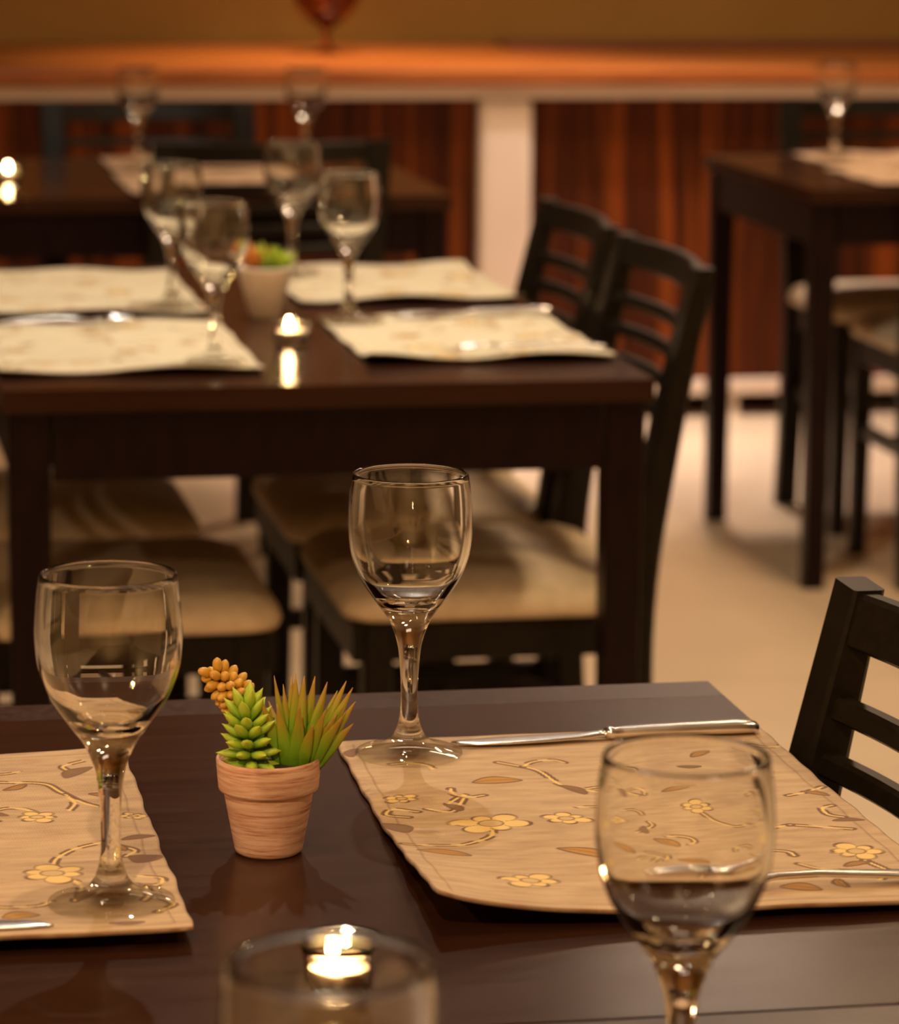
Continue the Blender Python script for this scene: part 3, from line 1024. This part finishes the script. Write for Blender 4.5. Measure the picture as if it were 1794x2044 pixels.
def make_fork(label, loc, rotz, tilt=0.0, group=None):
    """0.185 m long, tines at -x"""
    k = thing('table_fork', label, 'fork', loc, rotz, group)
    k.rotation_euler = (0, tilt, rotz)
    bm = bmesh.new()
    loft_x(bm, [(-0.042, 0, 0.0060, 0.0105, 0.0011), (-0.036, 0, 0.0048, 0.0112, 0.0012), (-0.028, 0, 0.0040, 0.0095, 0.0013), (-0.018, 0, 0.0050, 0.0048, 0.0016), (-0.005, 0, 0.0066, 0.0030, 0.0018),
                (0.02, 0, 0.0066, 0.0034, 0.0018), (0.060, 0, 0.0040, 0.0062, 0.0017), (0.080, 0, 0.0026, 0.0082, 0.0016), (0.090, 0, 0.0022, 0.0070, 0.0014), (0.0935, 0, 0.0020, 0.003, 0.0009)])
    from_bm('handle', bm, M_STEEL, k, smooth=True)
    for i in range(4):
        y = -0.0084 + 0.0056 * i
        bm = bmesh.new()
        loft_x(bm, [(-0.0420, y, 0.0060, 0.0019, 0.0010), (-0.060, y, 0.0072, 0.0016, 0.0010), (-0.078, y, 0.0052, 0.0013, 0.0008), (-0.090, y, 0.0030, 0.0006, 0.0005)], 8)
        from_bm('tine', bm, M_STEEL, k, smooth=True)
    return k


KN = 'table knives'; FK = 'table forks'
zk = on_right(0.52, 2.172)
K0 = make_knife('silver table knife on the front placemat, beside the tall glass', (0.519, 2.1735, zk + 0.0008), math.radians(1.5), 0, KN)
F0 = make_fork('silver fork at the near edge of the front placemat, handle cut by frame', (0.538, 1.812, on_right(0.538, 1.812) + 0.0008), math.radians(2), math.radians(-0.2), FK)
dup(K0, 'silver knife at left frame edge, near edge of the left placemat', (0.020, 1.797, 0.7606), PI, KN)
dup(K0, 'silver knife on nearer right placemat of the middle table, far edge', (0.845, 4.322, 0.7588), 0.02, KN)
dup(F0, 'silver fork on nearer right placemat of the middle table, near edge', (0.850, 3.985, 0.7606), 0.0, FK)
dup(F0, 'silver fork on the nearer left placemat of the middle table, far edge', (0.325, 4.300, 0.7588), PI, FK)

# ------------------------------------------------------------------ candles
def make_holder(label, loc, group):
    prof = [(0, 0), (0.0195, 0), (0.0212, 0.0012), (0.0216, 0.004), (0.0214, 0.016), (0.0218, 0.021), (0.0232, 0.0255), (0.0242, 0.0285), (0.0241, 0.0298), (0.0234, 0.0301), (0.0226, 0.0294), (0.0214, 0.0255), (0.0201, 0.021),
            (0.0197, 0.016), (0.0197, 0.0055), (0.0185, 0.0046), (0, 0.0044)]
    h = lathe('candle_holder', prof, M_GLASS, None, 56, loc)
    return tag(h, label, 'candle holder', group)


def make_tealight(label, loc, group, fx=0.0):
    t = thing('tealight_candle', label, 'candle', loc, 0, group)
    lathe('cup', [(0, 0), (0.0180, 0), (0.0188, 0.0006), (0.0188, 0.0118), (0.0185, 0.0121), (0.0182, 0.0118), (0.0182, 0.0009), (0, 0.0008)], M_TIN, t, 40)
    lathe('wax', [(0, 0.0009), (0.0180, 0.0010), (0.0181, 0.0105), (0.0165, 0.0106), (0.012, 0.0100), (0, 0.0097)], M_WAX, t, 40)
    lathe('wick', [(0, 0.0098), (0.0007, 0.0098), (0.0006, 0.0145), (0, 0.0148)], M_WICK, t, 10)
    fl = [(0, 0.0130), (0.0019, 0.0138), (0.0034, 0.0160), (0.0036, 0.0182), (0.0030, 0.0215), (0.0018, 0.0252), (0, 0.0285)]
    f = lathe('flame', [tuple(p) for p in spline(fl, 3)][:-1] + [(0, 0.0285)], M_FLAME, t, 20)
    for ch in t.children:
        if ch.name.startswith(('wick', 'flame')):
            ch.location = (fx, 0, 0)
    d = bpy.data.lights.new('flame_light', 'POINT')
    d.energy = 0.35
    d.color = (1.0, 0.50, 0.18)
    d.shadow_soft_size = 0.004
    lo = bpy.data.objects.new('flame_light', d)
    COL.objects.link(lo)
    lo.parent = t
    lo.location = (fx, 0, 0.0205)
    return t


HG, TG = 'clear glass candle holders', 'lit tealight candles'
h0 = make_holder('clear glass tealight holder in front, behind the bottom glass rim', (0.265, 1.690, 0.7502), HG)
t0 = make_tealight('lit tealight inside the front glass holder', (0.265, 1.690, 0.7548), TG, -0.004)
dup(h0, 'clear glass tealight holder on the middle table before the pale pot', (0.587, 4.145, 0.7502), 0, HG)
dup(t0, 'lit tealight in the glass holder on the middle table', (0.587, 4.145, 0.7548), 0.4, TG)
dup(h0, 'clear glass tealight holder at left frame edge on the back left table', (0.382, 6.395, 0.7502), 0, HG)
dup(t0, 'lit tealight at left frame edge on the back left table', (0.382, 6.395, 0.7548), 1.0, TG)

# ------------------------------------------------------------------ potted succulents
def add_leaf(bm, lay, base, direction, length, width, thick, side=None, droop=0.0, shape='drop', n=8, rows=9):
    d = Vector(direction).normalized()
    s = Vector(side) if side is not None else d.cross(Vector((0, 0, 1)))
    if s.length < 1e-4:
        s = Vector((1, 0, 0))
    s = (s - d * s.dot(d)).normalized()
    nrm = s.cross(d).normalized()
    if nrm.z < 0:
        nrm = -nrm
    prev = None
    base = Vector(base)
    for i in range(rows + 1):
        t = i / rows
        if shape == 'drop':
            k = (math.sin(PI * min(1, t * 0.92 + 0.08)) ** 0.75) * (1.0 - 0.35 * (1 - t)) if t < 1 else 0
            k = max(k, 0.02)
            if t > 0.7:
                k *= max(0.05, 1 - ((t - 0.7) / 0.3) ** 2.2)
        elif shape == 'bead':
            k = max(0.12, math.sqrt(max(0, 1 - ((t - 0.62) / 0.40) ** 2))) if t > 0.2 else 0.35 + t
            if t == 1:
                k = 0.25
        else:                                            # spike
            k = (1 - t) ** 0.95 * (0.85 + 0.7 * t) if t < 1 else 0.02
            k = max(k, 0.03)
        c = base + d * (length * t) - Vector((0, 0, 1)) * (droop * t * t)
        ring = []
        for j in range(n):
            a = 2 * PI * j / n
            p = c + s * (width * k * math.cos(a)) + nrm * (thick * k * math.sin(a))
            v = bm.verts.new(p)
            v[lay] = t
            ring.append(v)
        if prev:
            for j in range(n):
                bm.faces.new((prev[j], prev[(j + 1) % n], ring[(j + 1) % n], ring[j]))
        else:
            bm.faces.new(list(reversed(ring)))
        prev = ring
    bm.faces.new(prev)


def leaf_bm():
    bm = bmesh.new()
    lay = bm.verts.layers.float.new('along')
    return bm, lay


def terracotta_plant(loc):
    p = thing('potted_succulent', 'whitewashed terracotta pot of green and ochre succulents on the front table', 'potted plant', loc, -YAW)
    prof = [(0, 0), (0.0180, 0), (0.0196, 0.0012), (0.0202, 0.003), (0.0266, 0.0376), (0.0268, 0.0382), (0.0290, 0.0386), (0.0296, 0.0400), (0.0309, 0.0565), (0.0306, 0.0578), (0.0294, 0.0580), (0.0286, 0.0570), (0.0280, 0.0520), (0, 0.0520)]
    lathe('pot', prof, M_TERRA, p, 64)
    lathe('soil', [(0.0281, 0.0522), (0.0270, 0.0530), (0.018, 0.0542), (0.008, 0.0546), (0, 0.0548)], M_SOIL, p, 40)
    rg = random.Random(4)
    # pale green rosette spike
    bm, lay = leaf_bm()
    ax0, ax1 = Vector((-0.0095, -0.006, 0.0535)), Vector((-0.0135, -0.006, 0.0955))
    adir = (ax1 - ax0).normalized()
    add_leaf(bm, lay, ax0, adir, (ax1 - ax0).length, 0.0035, 0.0035, Vector((1, 0, 0)), shape='spike')
    levels = 7
    for lv in range(levels):
        t = lv / (levels - 1)
        cnt = 7 if lv < 5 else 5
        for k in range(cnt):
            a = 2 * PI * (k + 0.5 * (lv % 2)) / cnt + 0.2 + rg.uniform(-0.12, 0.12)
            el = math.radians(-2 + 64 * t ** 0.9 + rg.uniform(-6, 6))
            L = (0.0195 + 0.0015 * t) * rg.uniform(0.93, 1.07)
            dr = Vector((math.cos(a) * math.cos(el), math.sin(a) * math.cos(el), math.sin(el)))
            b0 = ax0.lerp(ax1, 0.05 + 0.66 * t)
            add_leaf(bm, lay, b0, dr, L, 0.0050 - 0.0006 * t, 0.0032, None, shape='drop')
    from_bm('rosette_succulent', bm, M_ROSETTE, p, smooth=True)
    # ochre bead cluster leaning left behind
    bm, lay = leaf_bm()
    c0, c1 = Vector((-0.008, 0.010, 0.054)), Vector((-0.0315, 0.010, 0.1045))
    mid = Vector((-0.014, 0.010, 0.082))
    path = [Vector(q) for q in spline([tuple(c0), tuple(mid), (-0.0225, 0.010, 0.0950), tuple(c1)], 6)]
    ring = [[(q.x + 0.0016 * math.cos(a), q.y + 0.0016 * math.sin(a), q.z) for a in [2 * PI * j / 8 for j in range(8)]] for q in path]
    add_rings(bm, ring)
    NB = 46
    for i in range(NB):
        f = 0.36 + 0.64 * i / (NB - 1)
        q = path[min(len(path) - 1, int(f * (len(path) - 1)))]
        q2 = path[max(0, min(len(path) - 1, int(f * (len(path) - 1)) - 1))]
        ax = (q - q2)
        ax = ax.normalized() if ax.length > 1e-6 else Vector((-0.6, 0, 0.8))
        a = i * 2.399
        s1 = ax.cross(Vector((0, 1, 0))).normalized()
        s2 = ax.cross(s1).normalized()
        dr = (s1 * math.cos(a) + s2 * math.sin(a)) + ax * (0.15 + 0.9 * max(0, f - 0.8) / 0.2)
        add_leaf(bm, lay, q, dr, 0.0120 * rg.uniform(0.85, 1.15), 0.0031, 0.0029, None, shape='bead')
    from_bm('beaded_succulent', bm, M_BEADS, p, smooth=True)
    # spiky aloe on the right
    bm, lay = leaf_bm()
    b0 = Vector((0.0150, 0.0, 0.0505))
    tips = [(0.0035, -0.004, 0.1075), (0.0085, 0.002, 0.1010), (0.0160, -0.002, 0.1085), (0.0212, -0.006, 0.1080), (0.0345, -0.002, 0.1035), (0.0455, 0.003, 0.1030), (0.0495, -0.003, 0.1005),
            (0.0510, 0.004, 0.0905), (0.0500, -0.008, 0.0800), (0.0130, 0.008, 0.1040), (0.0270, 0.006, 0.1050), (0.0340, -0.016, 0.0900), (0.0200, -0.018, 0.0880), (0.0400, 0.012, 0.0950), (0.0080, 0.014, 0.0940), (0.0440, -0.014, 0.0860)]
    for k in range(14):
        a = k * 2.399
        tips.append((0.017 + 0.024 * math.cos(a), 0.020 * math.sin(a), 0.082 + 0.012 * ((k * 7) % 5) / 4))
    for i, tp in enumerate(tips):
        tp = Vector(tp)
        off = Vector((tp.x - b0.x, tp.y, 0)) * 0.25
        st = b0 + off
        dr = tp - st
        add_leaf(bm, lay, st, dr, dr.length, 0.0062 if i > 1 else 0.0042, 0.0022, Vector((1, 0.15 * math.sin(i * 2.1), 0)), shape='spike', n=8, rows=10)
    from_bm('aloe_succulent', bm, M_ALOE, p, smooth=True)


terracotta_plant((0.2635, 1.957, 0.7502))


def pale_plant(loc):
    p = thing('potted_succulent', 'pale cream pot with orange and green succulents on the middle table', 'potted plant', loc, -YAW)
    lathe('pot', [(0, 0), (0.0190, 0), (0.0205, 0.0015), (0.0350, 0.0625), (0.0355, 0.0650), (0.0345, 0.0655), (0.0335, 0.0640), (0.0315, 0.0560), (0, 0.0560)], M_WHITEPOT, p, 48)
    lathe('soil', [(0.0314, 0.0562), (0.02, 0.0585), (0, 0.0590)], M_SOIL, p, 30)
    rg = random.Random(8)
    for nm, m, cx, n, h, w in (('orange_succulent', M_ORANGE, -0.015, 22, 0.040, 0.0038), ('green_succulent', M_ROSETTE, 0.002, 16, 0.041, 0.0044), ('green_succulent', M_ROSETTE, 0.021, 16, 0.034, 0.0044)):
        bm, lay = leaf_bm()
        for k in range(n):
            a = k * 2.399
            r = math.sqrt((k + 0.5) / n)
            dr = Vector((0.55 * r * math.cos(a), 0.55 * r * math.sin(a), 1))
            add_leaf(bm, lay, (cx + 0.004 * r * math.cos(a), 0.004 * r * math.sin(a), 0.056), dr, h * rg.uniform(0.75, 1.05), w, w * 0.6, Vector((1, 0, 0)), shape='drop')
        from_bm(nm, bm, m, p, smooth=True)


pale_plant((0.588, 4.395, 0.7502))

# ------------------------------------------------------------------ on the counter
gp = [(0, 0.001), (0.034, 0.0), (0.038, 0.002), (0.030, 0.006), (0.014, 0.012), (0.009, 0.022), (0.008, 0.045), (0.012, 0.062), (0.030, 0.073), (0.058, 0.092), (0.080, 0.122), (0.089, 0.160), (0.086, 0.200), (0.074, 0.240), (0.066, 0.258),
      (0.064, 0.259), (0.0625, 0.257), (0.071, 0.239), (0.083, 0.200), (0.086, 0.160), (0.077, 0.124), (0.056, 0.096), (0.028, 0.078), (0, 0.074)]
tag(lathe('goblet', gp, M_AMBER, None, 48, (1.345, 8.86, 0.8502)), 'large amber glass goblet standing on the wooden bar counter', 'goblet')
bd = box('dark_strip', -0.75, 0.75, -0.10, 0.10, 0.0, 0.012, M_BOARD, None, 0.003, (2.62, 9.18, 0.8502))  # low reddish slab for a dark strip of unidentified kind
tag(bd, 'long dark reddish strip lying at the back of the counter, right side', 'board')

# refraction through the glassware reaches the surfaces below it
for o in list(COL.objects):
    if o.type == 'MESH' and o.data.materials and o.data.materials[0] in (M_GLASS, M_STEMWARE):
        o.cycles.is_caustics_caster = True
    if o.name.startswith(('placemat', 'tabletop')):
        o.cycles.is_caustics_receiver = True
for d in bpy.data.lights:
    if d.type == 'AREA':
        d.cycles.is_caustics_light = True
